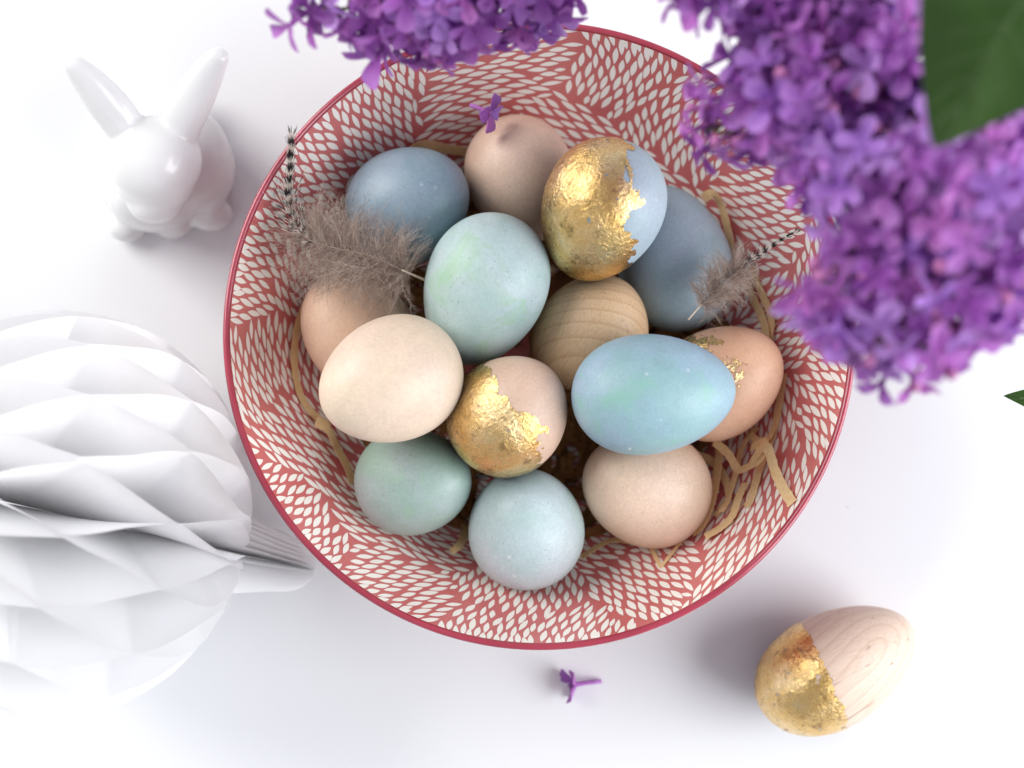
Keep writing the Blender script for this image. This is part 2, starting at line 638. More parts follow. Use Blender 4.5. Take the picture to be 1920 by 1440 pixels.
def gold_patch(L, W, q, test, parent, lift=.012, crinkle=.014, seed=0):
    """leaf of beaten gold lying on the shell: torn outline, crumpled relief"""
    V, Fc = egg_surface(L, W, 190, 300)
    keep, used, out = [], {}, []
    off = Vector((seed * 3.1, seed * 1.7, seed))
    inv = q.to_matrix()
    flags = [test(inv @ Vector(v), Vector(v)) for v in V]
    for f in Fc:
        if sum(flags[i] for i in f) * 2 >= len(f) + 1: keep.append(f)
    for f in keep:
        for i in f:
            if i not in used:
                p = Vector(V[i]); n = Vector((p.x, p.y, p.z * (W / L) ** 2)).normalized()
                h = noise.fractal(p * 2.6 + off, .7, 2.1, 4) * crinkle * .6 + abs(noise.noise(p * 14 + off)) * crinkle * .7
                used[i] = len(out); out.append(p + n * (lift + max(0, h + .004)))
    return obj('gold_leaf', out, [tuple(used[i] for i in f) for f in keep], M['gold'], parent)


def fr(p, s, off, o=4): return noise.fractal(p * s + Vector(off), .8, 2.0, o)


def BL(r, g, b, k=.24):
    """egg dye, greyed a little"""
    if r > b: k = .05
    y = .3 * r + .59 * g + .11 * b
    return lin(r + (y - r) * k, g + (y - g) * k, b + (y - b) * k)


EGGS = {
    1: ((768, 383, 238, 218, 20, 5.23, 1), mat_egg('shell_1', [BL(126, 166, 174), BL(122, 152, 170), BL(134, 156, 176)], 1, .6),
        'deep blue-grey egg beside the fluffy feather, top left in the bowl'),
    2: ((978, 338, 236, 202, 292, 4.0, -1), mat_egg('shell_2', [BL(214, 182, 160), BL(222, 192, 172)], 2, .55, None, .1),
        'pinkish beige egg touching the small lilac floret, topmost in the bowl'),
    3: ((1127, 396, 266, 228, 247, 7.5, -1), mat_egg('shell_3', [BL(156, 186, 198), BL(164, 182, 200)], 3, .2, None, .2),
        'pale blue egg two thirds covered in gold leaf'),
    4: ((1262, 485, 275, 214, 105, 3.92, 1), mat_egg('shell_4', [BL(126, 156, 168), BL(138, 156, 172)], 4, .3, None, .15),
        'dusky blue egg half hidden behind the gold-leafed blue egg, under the small feather'),
    5: ((908, 545, 288, 230, 248, 6.43, -1), mat_egg('shell_5', [BL(162, 200, 194), BL(176, 204, 204), BL(190, 204, 212)], 5, .6, BL(150, 202, 156), .5),
        'pale mint green egg in the middle of the pile'),
    6: ((1111, 626, 232, 214, 60, 4.75, 1), None, 'bare wooden egg with curved growth rings, in the middle of the bowl'),
    7: ((670, 622, 232, 204, 135, 4.35, 1), mat_egg('shell_7', [BL(220, 184, 156), BL(228, 196, 172)], 7, .4, None, .1),
        'tan egg under the fluffy feather, leftmost in the bowl'),
    8: ((731, 714, 274, 236, 207, 8.25, 1), mat_egg('shell_8', [BL(226, 206, 180), BL(228, 204, 184)], 8, .25, None, .15),
        'large plain cream egg lying on top at the left of the pile'),
    9: ((956, 776, 235, 220, 45, 6.95, 1), mat_egg('shell_9', [BL(206, 176, 152), BL(212, 182, 162)], 9, .3, None, .15),
        'beige egg with gold leaf on its left half'),
    10: ((1225, 739, 308, 227, 4, 7.88, 1), mat_egg('shell_10', [BL(134, 182, 188), BL(140, 180, 198), BL(152, 180, 206)], 10, .3, BL(124, 188, 170), .55),
         'long sky blue egg lying sideways on top at the right of the pile'),
    11: ((1352, 715, 240, 208, 30, 4.63, 1), mat_egg('shell_11', [BL(212, 162, 128), BL(220, 180, 152)], 11, .3, None, .2),
         'orange tan egg with a few gold flecks, rightmost in the bowl'),
    12: ((1209, 913, 248, 222, 164, 4.3, 1), mat_egg('shell_12', [BL(216, 190, 160), BL(222, 194, 172)], 12, .5, None, .1),
         'sandy beige egg below the sky blue egg, by the curled paper strips'),
    13: ((778, 903, 222, 202, 0, 4.83, 1), mat_egg('shell_13', [BL(138, 176, 156), BL(148, 178, 168), BL(160, 180, 180)], 13, .5, BL(136, 190, 140), .3),
         'sage green egg tucked below the large cream egg'),
    14: ((986, 987, 229, 219, 100, 4.8, 1), mat_egg('shell_14', [BL(166, 198, 192), BL(172, 198, 200), BL(184, 202, 208)], 14, .6, None, .5),
         'pale powder blue egg lowest in the bowl'),
}
wood_in = mat_wood('beech_wood', lin(212, 182, 144), lin(168, 128, 88), (-2.6, -1.2), (0, 0, 0), .42, .25)
for k, (pose, m, label) in EGGS.items():
    c, ax, L, W = egg_pose(*pose)
    q = frame_for(ax)
    V, Fc = egg_surface(L, W, 56, 88)
    e = thing('wooden_egg' if k == 6 else 'egg', label, 'egg', c, q, 'eggs in the bowl')
    if k == 6:
        # the grain of the turned block runs across the picture
        mw = mat_wood('beech_wood_turned', lin(214, 184, 146), lin(170, 128, 88), (1.0, 5.6), (0, 0, 0), .40, .2)
        o = obj('turned_wood', V, Fc, None, e)
        o.data.materials.append(mw)
        rot = q.inverted().to_matrix()
        # express ring axis in world-like axes: bake rotation into the mapping
        for nd in mw.node_tree.nodes:
            if nd.type == 'MAPPING': nd.inputs['Rotation'].default_value = (Matrix.Rotation(R(35), 3, 'X') @ q.to_matrix()).to_euler()
        gold_patch(L, W, q, lambda w, l: (w.x * .2 - w.y * .9 + w.z * .1) > 1.72 + .28 * fr(w, 2.2, (5, 1, 2)) and fr(w, 5, (1, 7, 2)) > -.35, e, seed=6)
    else:
        obj('shell', V, Fc, m, e)
    if k == 3:
        def t3(w, l):
            b = .95 + .22 * fr(w, .9, (1, 2, 3)) + .30 * fr(w, 2.6, (4, 2, 3), 5)
            b += .40 * max(0, 1 - abs(w.y + .15) / .5) - .25 * max(0, 1 - abs(w.y + .85) / .4)
            if w.x * .97 + w.y * .08 > b: return False
            return not (fr(w, 3.2, (9, 4, 1)) > .85 and w.x > -.9)
        gold_patch(L, W, q, t3, e, seed=3)
    if k == 9:
        def t9(w, l):
            b = .12 + .22 * fr(w, 1.0, (3, 8, 3)) + .22 * fr(w, 2.8, (2, 2, 7), 5)
            d = w.x * .86 + w.y * .52
            d -= .75 * max(0, 1 - abs(w.y + .55) / .75)
            if d > b: return False
            return not (fr(w, 3.4, (2, 4, 8)) > .8)
        gold_patch(L, W, q, t9, e, seed=9)
    if k == 11:
        spots = [((-.95, 1.15), .62), ((-.45, 1.3), .35), ((.15, .35), .42), ((.30, .02), .36), ((-1.2, 1.45), .4)]
        def t11(w, l):
            if w.z < .2: return False
            for (sx, sy), rr in spots:
                if (Vector((w.x - sx, w.y - sy))).length < rr * (.55 + .9 * fr(w, 4.5, (3, 3, 1), 5)): return True
            return False
        gold_patch(L, W, q, t11, e, lift=.02, crinkle=.03, seed=11)

# the wooden egg outside the bowl
c = at(1568, 1251, 2.12)
pxs = FPX / (c - CAM).dot(FW)
L, W = 322 / pxs, 210 / pxs
c = at(1568, 1251, W / 2 + .0)
ax = Vector((math.cos(R(29)), math.sin(R(29)), 0.0))
q = frame_for(ax)
e = thing('wooden_egg', 'wooden egg with a gold-leafed end lying alone on the table', 'egg', c, q)
V, Fc = egg_surface(L, W, 64, 96)
mw2 = mat_wood('pale_beech_wood', lin(226, 204, 186), lin(196, 162, 138), (0, 1.9), (0, 0, 0), .46, .5)
o = obj('turned_wood', V, Fc, mw2, e)
for nd in mw2.node_tree.nodes:
    if nd.type == 'MAPPING': nd.inputs['Rotation'].default_value = (R(4), R(-14), 0)
def t15(w, l):
    d = w.x * .86 + w.y * .12
    return d < -.62 - .42 * w.y * .55 + .10 * fr(w, 1.3, (1, 1, 4)) + .13 * fr(w, 3.6, (6, 2, 2), 5) and fr(w, 4, (8, 2, 5)) < .72
gold_patch(L, W, q, t15, e, seed=15)


# ------------------------------------------------------------------ kraft paper strips
def ribbon(path, width, normals, n=40, thick=.012):
    """strip of paper along a path; normals: one surface normal per control point"""
    P = spline(path, n)
    Nn = spline(normals, n)
    V, Fc = [], []
    for i in range(n + 1):
        t = (P[min(i + 1, n)] - P[max(i - 1, 0)]).normalized()
        nn = Nn[i] - t * Nn[i].dot(t)
        nn = nn.normalized() if nn.length > 1e-4 else Vector((0, 0, 1))
        b = t.cross(nn)
        w = width * (1 + .06 * math.sin(i * 1.7)) * .5
        V += [P[i] + b * w + nn * thick * .5, P[i] - b * w + nn * thick * .5, P[i] - b * w - nn * thick * .5, P[i] + b * w - nn * thick * .5]
    for i in range(n):
        a = i * 4; b_ = a + 4
        for k in range(4):
            k2 = (k + 1) % 4
            Fc.append((a + k, b_ + k, b_ + k2, a + k2))
    Fc += [(0, 1, 2, 3), (n * 4 + 3, n * 4 + 2, n * 4 + 1, n * 4)]
    return V, Fc


def wall_normal(p):
    h = Vector((p.x, p.y, 0))
    return (-h.normalized() * .85 + Vector((0, 0, .5))).normalized()


GS = 'kraft paper strips in the bowl'


def strip(label, pts, width, n=40, normals=None):
    """pts: (px, py, lift above the bowl wall) or (px, py, z, 'z')"""
    P = [at(p[0], p[1], p[2]) if len(p) == 4 else on_bowl(p[0], p[1], p[2]) for p in pts]
    Nn = []
    for i, p in enumerate(P):
        nn = wall_normal(p)
        if normals and normals[i]: nn = Vector(normals[i]).normalized()
        Nn.append(nn)
    c = P[0].copy()
    V, Fc = ribbon([p - c for p in P], width * .74, Nn, n)
    o = obj('paper_strip', V, Fc, M['kraft'], None, smooth=False, loc=c)
    tag(o, label, 'paper strip', GS)
    return o


strip('kraft paper strip behind the deep blue-grey egg against the red wall', [(752, 300, .3), (790, 272, .2), (836, 279, .2), (905, 290, .3)], .62)
strip('long kraft paper strip bending down the left wall beside the tan egg',
      [(572, 570, .5), (556, 620, .35), (552, 680, .3), (562, 735, .3), (584, 772, .35), (618, 800, .7)], .52)
strip('folded pointed kraft paper strip below the large cream egg',
      [(592, 790, .9), (616, 806, 1.0), (632, 840, .7), (650, 872, .6), (662, 906, .35)], .62, 12)
strip('kraft paper strip curving down past the dusky blue egg', [(1318, 372, .9), (1336, 364, 1.1), (1352, 385, .6), (1364, 430, .5), (1374, 482, .6)], .52)
strip('upper of two kraft paper strips beside the small feather on the right wall', [(1398, 530, .35), (1414, 565, .3), (1432, 605, .3), (1440, 655, .6)], .55, 16)
strip('lower of two kraft paper strips beside the small feather on the right wall', [(1405, 500, .15), (1430, 555, .15), (1446, 595, .2), (1442, 640, .3)], .5, 16)
strip('straight kraft paper strip right of the orange tan egg', [(1470, 700, .2), (1462, 752, .2), (1450, 810, .25), (1424, 880, .35), (1408, 935, .2), (1398, 950, .15)], .52)
strip('pale kraft paper strip folded over, its free end hanging towards the rim',
      [(1408, 872, 1.3), (1426, 842, 1.7), (1440, 842, 1.75), (1452, 880, 1.2), (1468, 915, .6), (1486, 944, .25)], .55, 30)
strip('looping kraft paper strip below the orange tan egg',
      [(1340, 828, 1.6), (1366, 852, 1.3), (1384, 880, 1.0), (1404, 874, 1.3), (1428, 858, 1.5), (1434, 830, 1.4), (1408, 838, 1.1)], .45, 44)
strip('kraft paper strip standing beside the sandy beige egg', [(1350, 838, .9), (1344, 890, .8), (1334, 940, .7), (1316, 985, .5), (1298, 1000, .4)], .58)
strip('bent kraft paper strip with a squared end right of the sandy beige egg',
      [(1398, 905, .3), (1386, 930, .4), (1372, 968, .4), (1350, 990, .35), (1322, 1006, .5)], .52)
strip('narrow kraft paper strip folded into a V below the sandy beige egg', [(1286, 1004, .5), (1262, 1034, .35), (1242, 1060, .2), (1238, 1060, .2), (1228, 1042, .3), (1218, 1022, .4)], .22, 30)
strip('thin curled thread of kraft paper lying along the lower right wall', [(1392, 960, .1), (1360, 1000, .08), (1320, 1030, .08), (1276, 1050, .08)], .09)
strip('small kraft paper tip poking out between the sage and powder blue eggs', [(845, 1035, .9), (858, 1026, 1.1), (868, 1010, 1.0), (872, 985, .6)], .42, 12)
strip('kraft paper strip half hidden between the powder blue and sandy beige eggs', [(1090, 1045, .6), (1122, 1024, .8), (1150, 1012, .7), (1180, 1015, .5)], .42, 16)
strip('kraft paper strip curling low between the orange tan and sandy beige eggs', [(1300, 850, .8), (1330, 862, .5), (1356, 890, .4), (1366, 930, .4), (1352, 960, .7)], .42)
strip('kraft paper strip crossing under the looping strip, lower right in the bowl', [(1420, 800, .3), (1392, 838, .5), (1376, 900, .45), (1362, 938, .3), (1340, 968, .3)], .4)
strip('short kraft paper curl under the orange tan egg at the right wall', [(1452, 800, .35), (1440, 822, .6), (1420, 826, .7), (1406, 812, .5)], .38)
# the bed of shredded paper under the eggs
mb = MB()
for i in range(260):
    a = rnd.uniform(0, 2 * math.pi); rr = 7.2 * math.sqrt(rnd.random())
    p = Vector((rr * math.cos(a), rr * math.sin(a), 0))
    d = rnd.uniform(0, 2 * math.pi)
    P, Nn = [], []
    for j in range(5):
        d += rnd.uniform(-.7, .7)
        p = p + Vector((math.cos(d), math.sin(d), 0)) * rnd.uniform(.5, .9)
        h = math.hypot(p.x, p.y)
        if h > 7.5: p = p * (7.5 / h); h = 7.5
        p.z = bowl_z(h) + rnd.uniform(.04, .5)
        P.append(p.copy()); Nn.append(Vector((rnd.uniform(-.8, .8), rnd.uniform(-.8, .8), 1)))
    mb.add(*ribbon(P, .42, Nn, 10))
o = mb.build('shredded_paper', M['shaded_kraft'], smooth=False)
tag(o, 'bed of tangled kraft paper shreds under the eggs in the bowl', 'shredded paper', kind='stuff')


# ------------------------------------------------------------------ feathers
def strand(mb, cols, path, w0, w1, colour):
    """thin flat barb; colour: function of position along it"""
    n = len(path)
    b = len(mb.V)
    side0 = Vector((rnd.uniform(-1, 1), rnd.uniform(-1, 1), rnd.uniform(-.4, .4)))
    for i, p in enumerate(path):
        t = (path[min(i + 1, n - 1)] - path[max(i - 1, 0)]).normalized()
        s = t.cross(Vector((0, 0, 1)) * 1.0 + side0 * .3)
        s = s.normalized() if s.length > 1e-4 else side0.normalized()
        w = (w0 + (w1 - w0) * i / (n - 1)) * .5
        mb.V += [p + s * w, p - s * w]
        cc = colour(i / (n - 1)); cols += [cc, cc]
    for i in range(n - 1):
        mb.F.append((b + 2 * i, b + 2 * i + 1, b + 2 * i + 3, b + 2 * i + 2))


def finish(mb, cols, name, parent):
    o = mb.build(name, M['feather'], parent)
    at_ = o.data.color_attributes.new('strand', 'FLOAT_COLOR', 'POINT')
    at_.data.foreach_set('color', np.array(cols, dtype=np.float32).ravel())
    o['kind'] = 'stuff'
    return o


TAUPE = [lin(176, 156, 142), lin(196, 178, 164), lin(154, 134, 122), lin(214, 200, 188), lin(128, 110, 100)]
BLACK, WHITE = lin(38, 33, 32), lin(226, 216, 206)


def feather(label, ctrl, down_to, len_down, n_down, len_tip, n_tip, band, radius, seed, zlift=.5, spread=1.0, tipw=.03):
    global rnd
    keep = rnd; rnd = random.Random(seed)
    P = [at(*p) for p in ctrl]
    base = P[0].copy()
    f = thing('feather', label, 'feather', base, None, 'feathers in the bowl')
    n = 80
    path = [p - base for p in spline(P, n)]
    V, Fc = tube(path, [radius * (1 - .85 * i / n) for i in range(n + 1)], 7)
    obj('quill', V[:7 * 13], Fc[:7 * 12] + [Fc[-2]], M['quill'], f)
    obj('rachis', V[7 * 12:], [tuple(i - 84 for i in g) for g in Fc[84:-2]], M['rachis'], f)

    def frame(u):
        x = u * n; i = min(int(x), n - 1)
        p = path[i].lerp(path[i + 1], x - i)
        t = (path[min(i + 2, n)] - path[max(i - 1, 0)]).normalized()
        return p, t, t.cross(Vector((0, 0, 1))).normalized()
    total = sum((b_ - a_).length for a_, b_ in zip(path, path[1:]))
    # soft down, gathered in tufts
    mb, cols = MB(), []
    for k in range(n_down):
        u = .10 + (down_to - .10) * rnd.random()
        p, t, s = frame(u)
        sd = rnd.choice((-1, 1))
        prof = math.sin(math.pi * min(1, (u - .05) / (down_to + .12 - .05))) ** .6
        Ln = len_down * prof * rnd.uniform(.45, 1.12)
        if k % 7 == 0 or k == 0:
            u_t, sd_t = u, sd
            d_t = t * rnd.uniform(-.1, 1.0) + s * sd * spread + Vector((0, 0, rnd.uniform(-.2, .8)))
            curl_t = Vector((rnd.uniform(-1, 1), rnd.uniform(-1, 1), rnd.uniform(-.9, .25)))
            ln_t = rnd.uniform(.6, 1.15)
        else:
            u = min(down_to, max(.1, u_t + rnd.uniform(-.03, .03))); p, t, s = frame(u)
            Ln = len_down * prof * ln_t * rnd.uniform(.6, 1.05)
        d = (d_t + Vector((rnd.uniform(-1, 1), rnd.uniform(-1, 1), rnd.uniform(-1, 1))) * .22).normalized()
        curl = (curl_t + Vector((rnd.uniform(-1, 1), rnd.uniform(-1, 1), rnd.uniform(-1, 1))) * .5) * .15
        q = p.copy(); pts = [q.copy()]
        wob = rnd.uniform(0, 6)
        for j in range(8):
            q = q + d * (Ln / 8)
            d = (d + curl + Vector((math.sin(wob + j * 1.9), math.cos(wob * 1.3 + j * 1.6), math.sin(j + wob) * .5)) * .13).normalized()
            pts.append(q.copy())
        c0 = rnd.choice(TAUPE)
        strand(mb, cols, pts, .012, .004, lambda v, c0=c0: c0)
        # barbules: the haze of hairs along each barb
        for j in range(1, 9):
            for _ in range(2):
                dd = (pts[j] - pts[j - 1]).normalized()
                o2 = (dd + Vector((rnd.uniform(-1, 1), rnd.uniform(-1, 1), rnd.uniform(-.7, .7))) * .9).normalized()
                l2 = rnd.uniform(.12, .34)
                strand(mb, cols, [pts[j], pts[j] + o2 * l2 * .5, pts[j] + o2 * l2 + Vector((0, 0, -.02))], .0055, .0025, lambda v, c0=c0: c0)
    finish(mb, cols, 'down', f)
    # barred tip
    mb, cols = MB(), []
    for k in range(n_tip):
        u = down_to - .10 + (1.0 - down_to + .10) * (k + rnd.random()) / n_tip
        u = min(u, .995)
        p, t, s = frame(u)
        sd = rnd.choice((-1, 1))
        v0 = (u - down_to + .1) / (1.1 - down_to)
        if v0 < .5 and rnd.random() < .45: continue
        Ln = len_tip * (1 - .3 * v0) * rnd.uniform(.5, 1.1) * (1 if v0 < .5 else .5)
        open_ = (.95 - .9 * v0) * spread if v0 < .5 else .3
        d = (t + s * sd * open_ * rnd.uniform(.2, 1.5) + Vector((0, 0, rnd.uniform(-.05, .3)))).normalized()
        pts = [p + d * (Ln * j / 13) + t * (.10 * Ln * (j / 13) ** 2) for j in range(14)]
        jit = rnd.uniform(-.2, .2)

        def cl(v, u=u, Ln=Ln, jit=jit):
            return BLACK if (((u * total + v * Ln * .92) / band + jit) % 1.0) < .55 else WHITE
        strand(mb, cols, pts, tipw * (.7 if v0 < .5 else 1.2), tipw * .3, cl)
    finish(mb, cols, 'barred_tip', f)
    rnd = keep
    return f


feather('fluffy taupe feather with a black and white barred tip, left in the bowl',
        [(797, 525, 6.6), (755, 507, 7.2), (695, 480, 7.7), (632, 466, 7.6), (574, 446, 7.4), (544, 395, 7.4), (543, 330, 7.7), (547, 258, 8.2)],
        .60, 2.35, 1250, 1.6, 360, .42, .05, 21, spread=1.05, tipw=.028)
feather('small pale feather with a barred tip, right in the bowl',
        [(1290, 600, 6.6), (1325, 560, 6.9), (1362, 522, 7.0), (1392, 497, 7.1), (1440, 465, 7.5), (1494, 433, 8.0)],
        .56, 1.3, 460, .75, 240, .30, .03, 22, spread=.7, tipw=.03)

# ------------------------------------------------------------------ china rabbit
def blob(mb, c, r, rot=(0, 0, 0), n=20):
    m = (Matrix.Rotation(R(rot[2]), 3, 'Z') @ Matrix.Rotation(R(rot[1]), 3, 'Y') @ Matrix.Rotation(R(rot[0]), 3, 'X'))
    V, Fc = [], []
    for i in range(n + 1):
        a = math.pi * i / n
        for k in range(2 * n):
            b = math.pi * k / n
            V.append(m @ Vector((r[0] * math.sin(a) * math.cos(b), r[1] * math.sin(a) * math.sin(b), r[2] * math.cos(a))) + Vector(c))
    for i in range(n):
        for k in range(2 * n):
            k2 = (k + 1) % (2 * n)
            f = [i * 2 * n + k, (i + 1) * 2 * n + k, (i + 1) * 2 * n + k2, i * 2 * n + k2]
            Fc.append(tuple(f))
    mb.add(V, Fc)


def fused(name, mb, mat, parent, voxel, smooth, **kw):
    """melt overlapping blobs into one glazed skin"""
    o = mb.build(name + '_raw', None)
    md = o.modifiers.new('remesh', 'REMESH'); md.mode = 'VOXEL'; md.voxel_size = voxel * S; md.use_smooth_shade = True
    ms = o.modifiers.new('smooth', 'SMOOTH'); ms.factor = .5; ms.iterations = smooth
    dg = bpy.context.evaluated_depsgraph_get()
    me = bpy.data.meshes.new_from_object(o.evaluated_get(dg))
    bpy.data.objects.remove(o)
    me.name = name
    me.polygons.foreach_set('use_smooth', [True] * len(me.polygons))
    me.materials.clear(); me.materials.append(mat)
    n = bpy.data.objects.new(name, me); col.objects.link(n)
    n.parent = parent
    return n


rab_base = at(318, 345, 0)
rabbit = thing('rabbit_figurine', 'white glazed china rabbit figurine sitting at the upper left', 'figurine', rab_base)


def rb(px, py, z): return at(px, py, z) - rab_base


mb = MB()
blob(mb, rb(322, 298, 2.2), (2.35, 2.35, 2.15))
blob(mb, rb(286, 372, 2.1), (1.75, 1.35, 2.1))
blob(mb, rb(392, 322, 1.6), (1.0, 1.55, 1.6), (0, 0, -8))
blob(mb, rb(232, 345, 1.6), (.95, 1.5, 1.6), (0, 0, 8))
blob(mb, rb(395, 402, .62), (.95, .72, .62))
blob(mb, rb(238, 424, .62), (.82, .68, .62))
blob(mb, rb(322, 418, .6), (.85, .68, .6))
blob(mb, rb(330, 380, 1.6), (.75, .75, 1.6))
fused('body', mb, M['china'], rabbit, .07, 48)
mb = MB()
blob(mb, rb(292, 300, 5.0), (1.74, 1.7, 1.6))
blob(mb, rb(291, 340, 4.6), (1.5, 1.2, 1.3))
blob(mb, rb(291, 374, 4.25), (1.12, .95, 1.05))
for base_, tip_ in (((252, 262, 5.3), (140, 122, 7.6)), ((328, 262, 5.3), (408, 106, 7.6))):
    a, b = rb(*base_), rb(*tip_)
    for i in range(31):
        u = i / 30
        p = a.lerp(b, u) + Vector((0, .12, .1)) * math.sin(math.pi * u)
        w = .82 * (1 - .44 * max(0, (u - .4) / .6) ** 1.5)
        blob(mb, p, (w, w * .8, w * .7), (0, 0, 0), 12)
fused('head', mb, M['china'], rabbit, .06, 42)
mb = MB()
blob(mb, rb(345, 200, 1.2), (.8, .8, .8))
fused('tail', mb, M['china'], rabbit, .08, 3)

# ------------------------------------------------------------------ honeycomb paper ornament
hc_c = at(100, 962, 7.25)
tip = at(586, 1068, 1.6)
hax = (tip - hc_c)
hlen = hax.length
hax.normalize()
orn = thing('honeycomb_ornament', 'white honeycomb tissue paper ball with a narrow neck, cut by the left edge', 'paper ornament', hc_c,
            hax.to_track_quat('X', 'Z'))
NS, PITCH = 38, R(29)
X0, X1 = -7.0, hlen


def prof_r(x):
    rb = 7.25 * max(0.0, 1 - abs(x / 6.9) ** 2.1) ** .52 if abs(x) < 6.9 else 0.0
    u = (x - 4.6) / (X1 - 4.6)
    rn = 0.0
    if 0 < u < 1:
        w = u * u * (3 - 2 * u)
        rn = (1.95 + (1.0 - 1.95) * w) * max(0, 1 - max(0, (u - .8) / .2) ** 2.2) ** .5
    return max(rb, rn, .03)


def zig(x):
    u = (math.asin(max(-1.0, min(1.0, x / 7.2))) - R(46)) / PITCH
    tri = 2 * abs(2 * (u / 2 - math.floor(u / 2 + .5))) - 1
    w = .75 * tri - .25 * math.cos(math.pi * u)
    fade = max(0.0, min(1.0, (6.2 - x) / 1.6))
    return w * fade


NX, NR = 150, 10
DPH = 2 * math.pi / NS
for i in range(NS):
    V, Fc = [], []
    wob = rnd.uniform(0, 6)
    for a in range(NX + 1):
        x = X0 + (X1 - X0) * a / NX
        rr = prof_r(x)
        z_ = zig(x)
        jx = noise.noise(Vector((x * .22, i * .5 if i % 2 else (i + 1) * .5, 3.3))) * .2 + .1 * noise.noise(Vector((x * .4, i * 3.7, 1)))
        ph = DPH * (i + jx + .5 * .965 * z_ * (1 if i % 2 == 0 else -1))
        for b in range(NR + 1):
            v = b / NR
            r = rr * (.02 + .98 * v)
            sag = .05 * math.sin(x * .9 + wob + i) * math.sin(math.pi * v)
            rip = .06 * math.sin(x * 1.3 + wob) * v * (1 - abs(z_)) * min(1, rr / 5)
            w = ph + (sag + rip) / max(rr, 1.2)
            V.append((x, r * math.cos(w), r * math.sin(w)))
    for a in range(NX):
        for b in range(NR):
            k = a * (NR + 1) + b
            Fc.append((k, k + 1, k + NR + 2, k + NR + 1))
    obj('paper_sheet', V, Fc, M['tissue'], orn)


# ------------------------------------------------------------------ lilac
def petal(L, W, lift, cup, yaw, roll=0.0, nl=6, nw=4):
    """one spoon-shaped lobe leaving the throat"""
    V, Fc = [], []
    for i in range(nl + 1):
        u = i / nl
        w = W * (.30 + .95 * math.sin(math.pi * min(1, u * .62 + .06)) ** 1.3) * (1 - max(0, (u - .72) / .28) ** 2.4 * .92) * .62
        x = L * u
        for k in range(nw + 1):
            e = -1 + 2 * k / nw
            y = e * w
            z = lift * x + cup * (e * e) * w * (1.2 * (1 - u * .3)) - .10 * L * u * u + roll * e * w * u
            V.append(Vector((x + .07, y, z)))
    for i in range(nl):
        for k in range(nw):
            a = i * (nw + 1) + k
            Fc.append((a, a + nw + 1, a + nw + 2, a + 1))
    m = Matrix.Rotation(yaw, 3, 'Z')
    return [m @ v for v in V], Fc


def floret_mesh(seed, openness):
    r = random.Random(seed)
    mb = MB()
    V, Fc = tube([(0, 0, -1.0), (.01, .02, -.7), (.02, .0, -.35), (0, 0, -.08), (0, 0, .02)], [.055, .06, .065, .085, .12], 7)
    mb.add(V, Fc)
    y0 = r.uniform(0, 1.5)
    for k in range(4):
        mb.add(*petal(r.uniform(.60, .80), r.uniform(.27, .38), openness + r.uniform(-.2, .25), r.uniform(.25, .75), y0 + k * math.pi / 2 + r.uniform(-.15, .15), r.uniform(-.4, .4)))
    me = bpy.data.meshes.new('floret')
    me.from_pydata([(v[0] * S, v[1] * S, v[2] * S) for v in mb.V], [], mb.F)
    me.polygons.foreach_set('use_smooth', [True] * len(me.polygons))
    me.materials.append(M['petal'])
    return me


def bud_mesh():
    V, Fc = tube([(0, 0, -.7), (0, 0, -.3), (0, 0, -.1), (0, 0, .06), (0, 0, .2), (0, 0, .28)], [.05, .06, .10, .18, .15, .04], 8)
    me = bpy.data.meshes.new('bud')
    me.from_pydata([(v[0] * S, v[1] * S, v[2] * S) for v in V], [], Fc)
    me.polygons.foreach_set('use_smooth', [True] * len(me.polygons))
    me.materials.append(M['bud'])
    return me


FLORETS = [floret_mesh(100 + i, [.05, .2, .4, .1, .65, .25, -.1, .9][i % 8]) for i in range(14)]
BUD = bud_mesh()


